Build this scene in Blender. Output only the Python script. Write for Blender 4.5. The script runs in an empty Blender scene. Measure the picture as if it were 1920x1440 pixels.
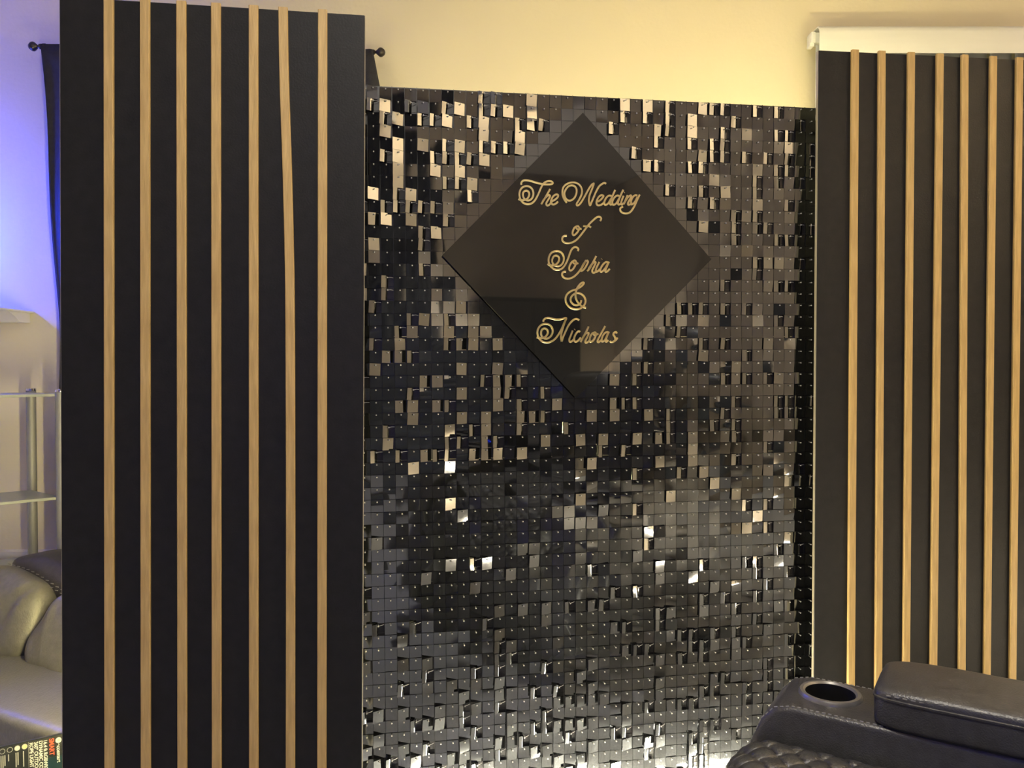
import bpy, bmesh, math, random
from mathutils import Vector, Matrix, Euler

random.seed(7)
SC = bpy.context.scene
COL = SC.collection
R = math.radians

# ------------------------------------------------------------------ camera
F, PITCH, H = 1500.0, R(1.16), 1.13
cd = bpy.data.cameras.new('camera')
cam = bpy.data.objects.new('camera', cd); COL.objects.link(cam)
cd.sensor_fit = 'HORIZONTAL'; cd.sensor_width = 36.0; cd.lens = F / 1920 * 36.0
cd.clip_start = 0.02
cam.location = (0, 0, H); cam.rotation_euler = (math.pi / 2 - PITCH, 0, 0)
SC.camera = cam

# ------------------------------------------------------------------ world, exposure
w = bpy.data.worlds.new('world'); SC.world = w; w.use_nodes = True
w.node_tree.nodes['Background'].inputs[0].default_value = (0.10, 0.11, 0.16, 1)
w.node_tree.nodes['Background'].inputs[1].default_value = 0.05
vs = SC.view_settings
vs.view_transform = 'Standard'; vs.look = 'None'; vs.gamma = 1.0; vs.use_curve_mapping = False
vs.exposure = 0.0
cy = SC.cycles
cy.use_light_tree = False
cy.max_bounces = 5; cy.diffuse_bounces = 3; cy.glossy_bounces = 3; cy.transmission_bounces = 4
cy.use_adaptive_sampling = True; cy.adaptive_threshold = 0.05
cy.caustics_reflective = False; cy.caustics_refractive = False

# strengths of the room's lamps and of the added lights (emission of their glowing parts)
E_CEIL = 95.0        # ceiling lamp diffuser
E_TOP = 160.0        # rope light behind the sequin wall
E_TOPR = 230.0       # rope light behind the right panel
E_TOPL = 420.0       # rope light behind the left panel
E_FLOOR = 205.0      # rope light on the floor in front of the sequin wall
E_BLUE = 440.0       # blue globe lamp
E_BAR = 110.0         # blue light bar
E_ADD_BACK = 215.0       # unseen rope light, added to brighten the back wall
E_ADD_FOOT = 70.0        # unseen rope light, added to brighten the lower right wall
E_ADD_WALL = 290.0        # unseen strip, added to brighten the upper right wall
WARM = (1.0, 0.84, 0.37)
WARMW = (1.0, 0.90, 0.66)
CEILC = (1.0, 0.93, 0.80)
BLUE = (0.02, 0.055, 1.0)

# ------------------------------------------------------------------ helpers
def ray(px, py):
    a = (px - 960) / F; b = (720 - py) / F
    return Vector((a, math.cos(PITCH) + b * math.sin(PITCH), -math.sin(PITCH) + b * math.cos(PITCH)))

def at(px, py, Y):
    d = ray(px, py); return Vector((0, 0, H)) + d * (Y / d.y)

def on_plane(M, px, py, y=0.0):
    """local x, z on the plane y of a frame M, seen at a pixel"""
    Mi = M.inverted(); o = Mi @ Vector((0, 0, H)); d = Mi.to_3x3() @ ray(px, py)
    p = o + d * ((y - o.y) / d.y)
    return p.x, p.z

def project(p):
    z = p.z - H
    d = p.y * math.cos(PITCH) - z * math.sin(PITCH); u = z * math.cos(PITCH) + p.y * math.sin(PITCH)
    return 960 + F * p.x / d, 720 - F * u / d

def tag(o, label=None, cat=None, group=None, kind=None):
    for k, v in (('label', label), ('category', cat), ('group', group), ('kind', kind)):
        if v: o[k] = v
    return o

def empty(name, loc=(0, 0, 0), rot=(0, 0, 0)):
    o = bpy.data.objects.new(name, None); COL.objects.link(o)
    o.location = loc; o.rotation_euler = rot; o.empty_display_size = 0.1
    return o

def link(name, me, parent=None, mat=None):
    o = bpy.data.objects.new(name, me); COL.objects.link(o)
    if parent: o.parent = parent
    if mat:
        me.materials.clear(); me.materials.append(mat)
    return o

class MB:
    """collects shapes, builds ONE mesh object"""
    def __init__(s): s.v = []; s.f = []; s.sm = []
    def add(s, vs_, fs, smooth=False):
        n = len(s.v); s.v += [tuple(p) for p in vs_]
        s.f += [tuple(i + n for i in f) for f in fs]; s.sm += [smooth] * len(fs); return s
    def box(s, lo, hi, M=None):
        x0, y0, z0 = lo; x1, y1, z1 = hi
        p = [Vector(q) for q in ((x0,y0,z0),(x1,y0,z0),(x1,y1,z0),(x0,y1,z0),(x0,y0,z1),(x1,y0,z1),(x1,y1,z1),(x0,y1,z1))]
        if M: p = [M @ q for q in p]
        return s.add(p, [(0,3,2,1),(4,5,6,7),(0,1,5,4),(1,2,6,5),(2,3,7,6),(3,0,4,7)])
    def rbox(s, lo, hi, r=0.004, seg=3, M=None, smooth=True):
        bm = bmesh.new(); bmesh.ops.create_cube(bm, size=1)
        for v in bm.verts:
            v.co = Vector([(lo[i] + hi[i]) / 2 + v.co[i] * (hi[i] - lo[i]) for i in range(3)])
        bmesh.ops.bevel(bm, geom=list(bm.edges), offset=r, segments=seg, profile=0.5, affect='EDGES')
        s.bm(bm, M, smooth); return s
    def bm(s, bm, M=None, smooth=True):
        bm.verts.index_update()
        vs_ = [(M @ v.co) if M else v.co.copy() for v in bm.verts]
        fs = [[v.index for v in f.verts] for f in bm.faces]
        s.add(vs_, fs, smooth); bm.free(); return s
    def lathe(s, prof, n=24, M=None, smooth=True, cap=True):
        vs_ = []; fs = []
        for r, z in prof:
            for k in range(n):
                a = 2 * math.pi * k / n; vs_.append(Vector((r * math.cos(a), r * math.sin(a), z)))
        for i in range(len(prof) - 1):
            for k in range(n):
                k2 = (k + 1) % n; fs.append((i*n+k, i*n+k2, (i+1)*n+k2, (i+1)*n+k))
        if cap:
            fs.append(tuple(range(n - 1, -1, -1))); fs.append(tuple((len(prof)-1)*n + k for k in range(n)))
        if M: vs_ = [M @ v for v in vs_]
        return s.add(vs_, fs, smooth)
    def tube(s, pts, r, n=8, closed=False, smooth=True, cap=True, flat=None, up=None):
        """tube of radius r (number or list) along points; flat=(a,b) half axes with 'up' as the b direction"""
        pts = [Vector(p) for p in pts]; m = len(pts); vs_ = []; fs = []
        prev = None
        for i, p in enumerate(pts):
            a = pts[(i - 1) % m] if (closed or i > 0) else p
            b = pts[(i + 1) % m] if (closed or i < m - 1) else p
            t = (b - a); t = t.normalized() if t.length > 1e-9 else Vector((0, 0, 1))
            if up is not None:
                n2 = Vector(up); n1 = t.cross(n2)
                n1 = n1.normalized() if n1.length > 1e-6 else Vector((1, 0, 0))
            else:
                if prev is None:
                    prev = t.cross(Vector((0, 0, 1)) if abs(t.z) < 0.9 else Vector((1, 0, 0))).normalized()
                n1 = (prev - t * prev.dot(t)).normalized(); prev = n1; n2 = t.cross(n1)
            rr = r[i] if isinstance(r, (list, tuple)) else r
            A, B = (flat if flat else (rr, rr))
            for k in range(n):
                q = 2 * math.pi * (k + 0.5) / n
                vs_.append(p + n1 * (A * math.cos(q)) + n2 * (B * math.sin(q)))
        for i in range(m if closed else m - 1):
            j = (i + 1) % m
            for k in range(n):
                k2 = (k + 1) % n; fs.append((i*n+k, i*n+k2, j*n+k2, j*n+k))
        if cap and not closed:
            fs.append(tuple(range(n - 1, -1, -1))); fs.append(tuple((m-1)*n + k for k in range(n)))
        return s.add(vs_, fs, smooth)
    def sphere(s, c, r, n=12, m=8):
        prof = [(max(1e-5, math.sin(math.pi * i / m)) * r, -math.cos(math.pi * i / m) * r) for i in range(m + 1)]
        return s.lathe(prof, n, Matrix.Translation(Vector(c)), True, False)
    def pillow(s, c, half, e1=0.45, e2=0.45, n=40, m=24, M=None, fn=None):
        """superellipsoid cushion"""
        def pw(x, e): return math.copysign(abs(x) ** e, x)
        vs_ = []; fs = []
        for i in range(m + 1):
            ph = -math.pi / 2 + math.pi * i / m
            for k in range(n):
                th = 2 * math.pi * k / n
                p = Vector((half[0] * pw(math.cos(ph), e1) * pw(math.cos(th), e2),
                            half[1] * pw(math.cos(ph), e1) * pw(math.sin(th), e2),
                            half[2] * pw(math.sin(ph), e1)))
                if fn: p = fn(p)
                p = p + Vector(c); vs_.append(M @ p if M else p)
        for i in range(m):
            for k in range(n):
                k2 = (k + 1) % n; fs.append((i*n+k, i*n+k2, (i+1)*n+k2, (i+1)*n+k))
        return s.add(vs_, fs, True)
    def extrude(s, poly, y0, y1, M=None, r=0.0, seg=3):
        """polygon in x, z pulled from y0 to y1, edges rounded by r"""
        bm = bmesh.new()
        a = [bm.verts.new((x, y0, z)) for x, z in poly]; b = [bm.verts.new((x, y1, z)) for x, z in poly]
        n = len(poly)
        bm.faces.new(a); bm.faces.new(b[::-1])
        for i in range(n): bm.faces.new((a[i], b[i], b[(i+1) % n], a[(i+1) % n]))
        bmesh.ops.recalc_face_normals(bm, faces=list(bm.faces))
        if r:
            ed = [e for e in bm.edges if abs(e.verts[0].co.y - e.verts[1].co.y) < 1e-6]
            bmesh.ops.bevel(bm, geom=ed, offset=r, segments=seg, profile=0.5, affect='EDGES')
        return s.bm(bm, M, True)
    def mesh(s, name='mesh'):
        me = bpy.data.meshes.new(name); me.from_pydata([tuple(v) for v in s.v], [], s.f)
        me.polygons.foreach_set('use_smooth', s.sm); me.update(); return me
    def build(s, name, mat=None, parent=None, angle=35):
        me = s.mesh(name)
        o = link(name, me, parent, mat)
        if any(s.sm):
            try: me.set_sharp_from_angle(angle=R(angle))
            except Exception: pass
        return o

def catmull(pts, sub=6, closed=False):
    P = [Vector(p) for p in pts]; n = len(P); out = []
    def g(i):
        return P[i % n] if closed else P[max(0, min(n - 1, i))]
    for i in range(n if closed else n - 1):
        p0, p1, p2, p3 = g(i-1), g(i), g(i+1), g(i+2)
        for k in range(sub):
            t = k / sub
            out.append(0.5 * ((2*p1) + (p2-p0)*t + (2*p0-5*p1+4*p2-p3)*t*t + (3*p1-p0-3*p2+p3)*t**3))
    if not closed: out.append(P[-1])
    return out

# ------------------------------------------------------------------ materials
def mat(name, color, rough=0.5, metal=0.0, var=0.0, scale=20.0, stretch=(1, 1, 1), bump=0.0, bscale=200.0,
        emit=None, estr=0.0, ior=1.5, trans=0.0, coat=0.0, rvar=0.0, color2=None, bstretch=(1, 1, 1), bdist=0.002, spec=0.5):
    m = bpy.data.materials.new(name); m.use_nodes = True
    nt = m.node_tree; b = nt.nodes['Principled BSDF']
    b.inputs['Base Color'].default_value = (*color, 1); b.inputs['Roughness'].default_value = rough
    b.inputs['Metallic'].default_value = metal; b.inputs['IOR'].default_value = ior
    b.inputs['Transmission Weight'].default_value = trans; b.inputs['Coat Weight'].default_value = coat
    b.inputs['Specular IOR Level'].default_value = spec
    tc = nt.nodes.new('ShaderNodeTexCoord')
    if var > 0 or rvar > 0:
        mp = nt.nodes.new('ShaderNodeMapping'); mp.inputs['Scale'].default_value = stretch
        nt.links.new(tc.outputs['Object'], mp.inputs['Vector'])
        no = nt.nodes.new('ShaderNodeTexNoise'); no.inputs['Scale'].default_value = scale; no.inputs['Detail'].default_value = 2
        nt.links.new(mp.outputs[0], no.inputs['Vector'])
        if var > 0:
            mx = nt.nodes.new('ShaderNodeMix'); mx.data_type = 'RGBA'
            lo = color2 if color2 else tuple(max(0, c * (1 - var)) for c in color)
            hi = color if color2 else tuple(min(1, c * (1 + var)) for c in color)
            mx.inputs[6].default_value = (*lo, 1); mx.inputs[7].default_value = (*hi, 1)
            rp = nt.nodes.new('ShaderNodeMapRange'); rp.inputs[1].default_value = 0.3; rp.inputs[2].default_value = 0.7
            nt.links.new(no.outputs[0], rp.inputs[0]); nt.links.new(rp.outputs[0], mx.inputs[0])
            nt.links.new(mx.outputs[2], b.inputs['Base Color'])
        if rvar > 0:
            r2 = nt.nodes.new('ShaderNodeMapRange'); r2.inputs[3].default_value = max(0, rough - rvar); r2.inputs[4].default_value = rough + rvar
            nt.links.new(no.outputs[0], r2.inputs[0]); nt.links.new(r2.outputs[0], b.inputs['Roughness'])
    if bump > 0:
        m2 = nt.nodes.new('ShaderNodeMapping'); m2.inputs['Scale'].default_value = bstretch
        nt.links.new(tc.outputs['Object'], m2.inputs['Vector'])
        n2 = nt.nodes.new('ShaderNodeTexNoise'); n2.inputs['Scale'].default_value = bscale; n2.inputs['Detail'].default_value = 1.5
        nt.links.new(m2.outputs[0], n2.inputs['Vector'])
        bp = nt.nodes.new('ShaderNodeBump'); bp.inputs['Strength'].default_value = bump; bp.inputs['Distance'].default_value = bdist
        nt.links.new(n2.outputs[0], bp.inputs['Height']); nt.links.new(bp.outputs[0], b.inputs['Normal'])
    if emit:
        b.inputs['Emission Color'].default_value = (*emit, 1); b.inputs['Emission Strength'].default_value = estr
    return m

M = {}
M['wall'] = mat('cream_wall_paint', (0.77, 0.71, 0.55), 0.6, var=0.02, scale=3, bump=0.25, bscale=60, bdist=0.003)
M['wallr'] = mat('tan_wall_paint', (0.76, 0.64, 0.47), 0.6, var=0.03, scale=3, bump=0.2, bscale=60)
M['ceiling'] = mat('ceiling_paint', (0.62, 0.57, 0.52), 0.8, var=0.02, scale=4, bump=0.3, bscale=90)
M['floor'] = mat('carpet', (0.50, 0.52, 0.55), 0.95, var=0.25, scale=180, bump=0.8, bscale=500)
M['white'] = mat('white_trim_paint', (0.82, 0.81, 0.78), 0.35, var=0.02, scale=5)
M['pvc'] = mat('white_blind_vinyl', (0.86, 0.88, 0.86), 0.38, var=0.02, scale=3, stretch=(1, 1, 12))
M['black'] = mat('black_panel_paint', (0.018, 0.018, 0.019), 0.50, var=0.12, scale=40, bump=0.15, bscale=240, rvar=0.05, spec=0.22)
M['edge'] = mat('raw_board_edge', (0.42, 0.37, 0.28), 0.7, var=0.15, scale=60, stretch=(8, 8, 0.6))
M['wood'] = mat('pine_batten', (0.72, 0.51, 0.205), 0.5, var=0.25, scale=14, stretch=(9, 9, 0.8), color2=(0.54, 0.36, 0.135), bump=0.25, bscale=60, bstretch=(10, 10, 0.7))
M['tile'] = mat('black_mirror_sequin', (0.204, 0.211, 0.222), 0.05, metal=0.97, rvar=0.03, scale=90)
M['back'] = mat('black_plastic_grid', (0.012, 0.012, 0.014), 0.35, var=0.1, scale=30)
M['pin'] = mat('dark_plastic_pin', (0.42, 0.41, 0.40), 0.2, var=0.1, scale=300)
M['acrylic'] = mat('black_acrylic', (0.016, 0.016, 0.0155), 0.025, ior=1.62, var=0.1, scale=8)
M['gold'] = mat('gold_mirror_acrylic', (1.0, 0.84, 0.45), 0.28, metal=1.0, var=0.03, scale=30)
M['leather'] = mat('black_leather', (0.054, 0.054, 0.057), 0.38, var=0.2, scale=70, bump=0.35, bscale=420, rvar=0.07, spec=1.0)
M['leatherg'] = mat('grey_leather', (0.16, 0.155, 0.14), 0.36, var=0.12, scale=50, bump=0.45, bscale=120, bstretch=(2.4, 1, 1), rvar=0.08)
M['leatherd'] = mat('charcoal_leather', (0.045, 0.043, 0.055), 0.4, var=0.15, scale=50, bump=0.3, bscale=300)
M['thread'] = mat('grey_thread', (0.36, 0.36, 0.35), 0.6, var=0.1, scale=500)
M['cup'] = mat('dark_plastic_cup', (0.26, 0.25, 0.23), 0.36, metal=0.4, var=0.1, scale=60)
M['cupin'] = mat('black_plastic_well', (0.012, 0.012, 0.013), 0.4, var=0.1, scale=60)
M['metal'] = mat('brushed_aluminium', (0.34, 0.35, 0.38), 0.55, metal=0.45, var=0.08, scale=40, stretch=(12, 12, 1))
M['chrome'] = mat('chrome_cap', (0.75, 0.75, 0.77), 0.15, metal=1.0, var=0.03, scale=60)
M['glass'] = mat('frosted_glass', (0.62, 0.68, 0.64), 0.30, trans=0.35, ior=1.45, var=0.03, scale=20)
M['curtain'] = mat('black_curtain_cloth', (0.020, 0.021, 0.028), 0.75, var=0.2, scale=60, bump=0.4, bscale=700, bstretch=(1, 1, 0.4))
M['rod'] = mat('dark_bronze', (0.06, 0.055, 0.055), 0.32, metal=0.8, var=0.15, scale=80)
M['dark'] = mat('dark_lacquer', (0.012, 0.014, 0.020), 0.35, var=0.15, scale=10)
M['darkcloth'] = mat('dark_upholstery', (0.030, 0.031, 0.036), 0.8, var=0.2, scale=60, bump=0.3, bscale=400)
M['darksofa'] = mat('slate_upholstery', (0.105, 0.118, 0.138), 0.8, var=0.2, scale=60, bump=0.3, bscale=400)
M['card'] = mat('dark_printed_card', (0.009, 0.011, 0.012), 0.35, var=0.2, scale=12)
M['teal'] = mat('teal_print', (0.004, 0.020, 0.027), 0.35, var=0.3, scale=14)
M['ink_white'] = mat('white_print', (0.42, 0.42, 0.40), 0.45, var=0.02, scale=40)
M['ink_grey'] = mat('grey_print', (0.26, 0.26, 0.25), 0.45, var=0.05, scale=40)
M['ink_red'] = mat('red_print', (0.42, 0.06, 0.025), 0.45, var=0.05, scale=40)
M['ink_amber'] = mat('amber_print', (0.72, 0.42, 0.18), 0.45, var=0.3, scale=120)
M['clip'] = mat('clear_plastic', (0.20, 0.20, 0.19), 0.25, var=0.1, scale=100)
def glow(name, c, e): return mat(name, (0.8, 0.8, 0.8), 0.4, emit=c, estr=e, var=0.01, scale=5)
M['g_top'] = glow('warm_rope_glow', WARM, E_TOP)
M['g_topr'] = glow('warm_rope_glow_b', WARM, E_TOPR)
M['g_topl'] = glow('warm_rope_glow_c', WARM, E_TOPL)
M['g_floor'] = glow('warm_white_rope_glow', WARMW, E_FLOOR)
M['g_ceil'] = glow('ceiling_lamp_glow', CEILC, E_CEIL)
M['g_blue'] = glow('blue_globe_glow', BLUE, E_BLUE)
M['g_cove'] = glow('cove_glow', (1.0, 0.84, 0.58), E_ADD_WALL)
M['g_cove2'] = glow('cove_glow_b', (1.0, 0.91, 0.76), E_ADD_BACK)
M['g_base'] = glow('base_rope_glow', (1.0, 0.86, 0.62), E_ADD_FOOT)
M['g_bar'] = glow('blue_bar_glow', BLUE, E_BAR)

# ------------------------------------------------------------------ room shell
XL, XR, YB, YW, ZC = -3.2, 2.55, -2.7, 3.15, 2.75
def struct(name, lo, hi, m):
    o = MB().box(lo, hi).build(name, m); o['kind'] = 'structure'; return o
struct('floor', (XL, YB, -0.1), (XR, YW, 0), M['floor'])
struct('ceiling', (XL, YB, ZC), (XR, YW, ZC + 0.1), M['ceiling'])
struct('wall_front', (XL - 0.1, YW, -0.1), (XR + 0.1, YW + 0.1, ZC + 0.1), M['wall'])
struct('wall_back', (XL - 0.1, YB - 0.1, -0.1), (XR + 0.1, YB, ZC + 0.1), M['wallr'])
struct('wall_left', (XL - 0.1, YB, -0.1), (XL, YW, ZC + 0.1), M['wall'])
struct('wall_right', (XR, YB, -0.1), (XR + 0.1, YW, ZC + 0.1), M['wallr'])
o = MB().extrude([(0, 0), (0.018, 0), (0.018, 0.07), (0.008, 0.095), (0, 0.095)], XL, XR,
                 Matrix(((0, 1, 0, 0), (-1, 0, 0, YW), (0, 0, 1, 0), (0, 0, 0, 1)))).build('baseboard_front', M['white']); o['kind'] = 'structure'
o = MB().extrude([(0, 0.375), (0.012, 0.38), (0.022, 0.395), (0.022, 0.407), (0, 0.412)], XL, XR,
                 Matrix(((0, 1, 0, 0), (-1, 0, 0, YW), (0, 0, 1, 0), (0, 0, 0, 1)))).build('trim_1', M['white']); o['kind'] = 'structure'

# ------------------------------------------------------------------ slatted panels
SLAT_W, SLAT_T, BOARD_T, PW = 0.0190, 0.008, 0.013, 0.61
def slat_panel(name, corner_px, corner_Y, corner_right, yaw, roll, hgt, slats, label):
    rot = Euler((0, roll, yaw), 'XYZ')
    # frame: roll about the panel's own depth axis first, then yaw
    Rm = Matrix.Rotation(yaw, 4, 'Z') @ Matrix.Rotation(roll, 4, 'Y')
    C = at(*corner_px, corner_Y)
    base = C - (Rm.to_3x3() @ Vector((PW if corner_right else 0, 0, hgt)))
    base.z = max(base.z, 0.0)
    hgt = C.z - base.z
    root = empty(name, base); root.rotation_euler = Rm.to_euler('XYZ')
    tag(root, label, 'panel')
    W = Matrix.Translation(base) @ Rm
    MB().rbox((0, 0.0006, 0), (PW, BOARD_T, hgt), 0.0012, 1, smooth=False).build('board', M['black'], root)
    # pale raw edge of the board on both sides, and the stand frame behind it
    for x0 in (-0.0008, PW - 0.0006):
        MB().box((x0, 0.0022, 0.001), (x0 + 0.0014, BOARD_T - 0.0005, hgt - 0.001)).build('edge_band', M['edge'], root)
    for x0 in (0.09, PW - 0.07):
        MB().rbox((x0, BOARD_T, 0), (x0 + 0.04, BOARD_T + 0.035, hgt - 0.04), 0.002, 1).build('stud', M['black'], root)
    for z0 in (0.05, hgt * 0.5, hgt - 0.12):
        MB().rbox((0.13, BOARD_T, z0), (PW - 0.07, BOARD_T + 0.02, z0 + 0.06), 0.002, 1).build('rail', M['black'], root)
    for pts in slats:
        # pts: (px, py) list along the batten
        prof = []
        P = [on_plane(W, px, py, -SLAT_T / 2) for px, py in pts]
        # extend to top and floor
        (xa, za), (xb, zb) = P[0], P[1]
        x_top = xa + (xb - xa) * (hgt + 0.003 - za) / (zb - za); P[0] = (x_top, hgt + 0.003)
        (xa, za), (xb, zb) = P[-2], P[-1]
        x_bot = xb + (xb - xa) * (0.002 - zb) / (zb - za); P[-1] = (x_bot, 0.002)
        if len(P) > 2: P = [(v.x, v.z) for v in catmull([Vector((x, 0, z)) for x, z in P], 4)]
        mb = MB(); vs_ = []; fs = []; hw = SLAT_W / 2; ch = 0.0014
        sec = [(-hw, 0.0), (-hw, -SLAT_T + ch), (-hw + ch, -SLAT_T), (hw - ch, -SLAT_T), (hw, -SLAT_T + ch), (hw, 0.0)]
        n = len(sec)
        for x, z in P:
            for sx, sy in sec: vs_.append((x + sx, sy, z))
        for i in range(len(P) - 1):
            for k in range(n):
                k2 = (k + 1) % n; fs.append((i*n+k, (i+1)*n+k, (i+1)*n+k2, i*n+k2))
        fs.append(tuple(range(n))); fs.append(tuple((len(P)-1)*n + k for k in range(n - 1, -1, -1)))
        mb.add(vs_, fs, False).build('slat', M['wood'], root)
    return root, W

Lt = [204, 272, 340, 405, 475.5, None, 605]; Lb = [205.5, 273.5, 342, 406.5, 476, None, 603.5]
Ls = [[(a, 0), (b, 1440)] for a, b in zip(Lt, Lb) if a]
Ls.insert(5, [(530.5, 0), (533, 150), (538, 300), (542, 450), (544, 600), (545, 1000), (544.5, 1440)])
left_panel, WL = slat_panel('slat_panel', (684, 24), 1.714, True, R(7.2), R(0.42), 1.883, Ls,
                            'tall black panel with seven pale wood battens standing left of the sequin wall')
Rt = [1603, 1653, 1708, 1762, 1808.5, 1862, 1911]; Rb = [1595.5, 1646.5, 1698.5, 1749.5, 1803, 1850, 1898]
Rs = [[(a, 120), (b, 1280)] for a, b in zip(Rt, Rb)]
right_panel, WR = slat_panel('slat_panel', (1535.5, 94), 2.05, False, R(6.45), R(0.0), 1.95, Rs,
                             'tall black panel with pale wood battens standing right of the sequin wall')

# ------------------------------------------------------------------ sequin wall
CP, RP, NC, NR = 0.0297, 0.03, 40, 59
ZP = 1.79                                   # height of the top row of pins in the wall's own frame
Rw = Matrix.Rotation(R(9.36), 4, 'Z') @ Matrix.Rotation(R(-0.37), 4, 'Y')
P00 = Vector((-0.3327, 1.929, H + 0.6661))
wbase = P00 - (Rw.to_3x3() @ Vector((1.5 * CP, 0, ZP)))
sequin = empty('sequin_wall', wbase); sequin.rotation_euler = Rw.to_euler('XYZ')
tag(sequin, 'shimmering wall of small square black mirror sequins between the two slatted panels', 'backdrop')
WS = Matrix.Translation(wbase) @ Rw
def sign_px(p): return on_plane(WS, p[0], p[1], -0.018)
SIGN = [sign_px(p) for p in ((1093, 211), (1334, 486), (1080, 746), (829, 479))]   # top, right, bottom, left
scx = sum(p[0] for p in SIGN) / 4; scz = sum(p[1] for p in SIGN) / 4
def in_sign(x, z, grow):
    inside = True
    for i in range(4):
        ax, az = SIGN[i]; bx, bz = SIGN[(i + 1) % 4]
        dx, dz = bx - ax, bz - az; L = math.hypot(dx, dz)
        dist = ((x - ax) * dz - (z - az) * dx) / L      # > 0 on the outer side or the inner one
        side = ((scx - ax) * dz - (scz - az) * dx) / L
        if side < 0: dist = -dist
        if dist < -grow: inside = False
    return inside

# backing: clip-together square panels with ribs between the columns
pw_ = 10 * CP; ph_ = 10 * RP
mb = MB(); mb.box((0.0004, 0, 0.0004), (pw_ - 0.0004, 0.004, ph_ - 0.0004))
for k in range(11):
    x = min(max(k * CP, 0.0006), pw_ - 0.0006); mb.box((x - 0.0006, -0.0032, 0.0004), (x + 0.0006, 0.0, ph_ - 0.0004))
for k in range(10):
    z = k * RP + 0.0006; mb.box((0.0004, -0.0012, z), (pw_ - 0.0004, 0.0, z + 0.0009))
back_me = mb.mesh('backing_panel'); back_me.materials.append(M['back'])
z_top = ZP + 0.0048
for i in range(4):
    for j in range(6):
        o = link('backing_panel', back_me, sequin)
        o.location = (i * pw_, 0, z_top - (j + 1) * ph_ + 0.004)
        if j == 5: o.scale.z = 0.985; o.location.z += 0.0045
# edge clips on the left side
for j in range(30):
    if j % 2 == 0:
        MB().rbox((-0.0055, -0.004, 0), (-0.0012, 0.003, 0.040), 0.0006, 1).build('edge_clip', M['clip'], sequin).location = (0, 0, z_top - 0.06 - j * 0.058)
    if j > 28: break
# stand frame behind the backing
for x0 in (0.02, 4 * pw_ - 0.05):
    MB().tube([(x0 + 0.015, 0.03, 0.0), (x0 + 0.015, 0.03, z_top - 0.03)], 0.012, 10).build('frame_pole', M['rod'], sequin)
MB().tube([(0.035, 0.03, z_top - 0.03), (4 * pw_ - 0.035, 0.03, z_top - 0.03)], 0.012, 10).build('frame_rail', M['rod'], sequin)

# the sequins: thin squares with a little bend, hung from a pin near the top edge
TW, TH, TT, TOPD = 0.0288, 0.0293, 0.0005, 0.0045
def tile_mesh(cx, cz, tw, fold=None):
    """front grid 3x3 with bend cx (across), cz (down), twist tw; own side faces"""
    mb = MB(); g = []
    N = 4
    def yy(u, v): return -(cx * (u * u - 0.33) + cz * (v * v - 0.33) + tw * u * v)
    for a in range(N + 1):
        for b in range(N + 1):
            u = -1 + 2 * b / N; v = -1 + 2 * a / N
            if fold is not None: u = (-1, -0.4, fold[0], fold[0] + 0.01, 1)[b]
            x_, y_ = u * TW / 2, yy(u, v)
            if fold is not None and u > fold[0]:
                d_ = (u - fold[0]) * TW / 2          # right part folded back behind the face
                x_ = fold[0] * TW / 2 + d_ * math.cos(fold[1]); y_ += d_ * math.sin(fold[1])
            g.append(Vector((x_, y_, TOPD - TH / 2 - v * TH / 2)))
    fr = [(a*(N+1)+b, (a+1)*(N+1)+b, (a+1)*(N+1)+b+1, a*(N+1)+b+1) for a in range(N) for b in range(N)]
    mb.add(g, fr, True)
    c = [g[0], g[N], g[(N+1)*(N+1)-1], g[(N+1)*N]]
    d = [p + Vector((0, TT, 0)) for p in c]
    mb.add(c + d, [(0, 1, 5, 4), (1, 2, 6, 5), (2, 3, 7, 6), (3, 0, 4, 7), (4, 5, 6, 7)], False)
    return mb
variants = []
for k in range(16):
    s_ = [0, 0.00003, 0.00008, 0.0003][k % 4]
    variants.append(tile_mesh(random.gauss(0, s_), random.gauss(0, s_ * 1.2), random.gauss(0, s_)))
for k in range(8):
    variants.append(tile_mesh(random.gauss(0, 0.00006), random.gauss(0, 0.00008), 0, ((-0.15, 0.0, 0.15, 0.28, 0.05, 0.2, -0.05, 0.35)[k], R(62 + 3 * k))))
vmesh = []
for k, v in enumerate(variants):
    me = v.mesh('sequin_tile'); me.materials.append(M['tile']); vmesh.append(me)

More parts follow.
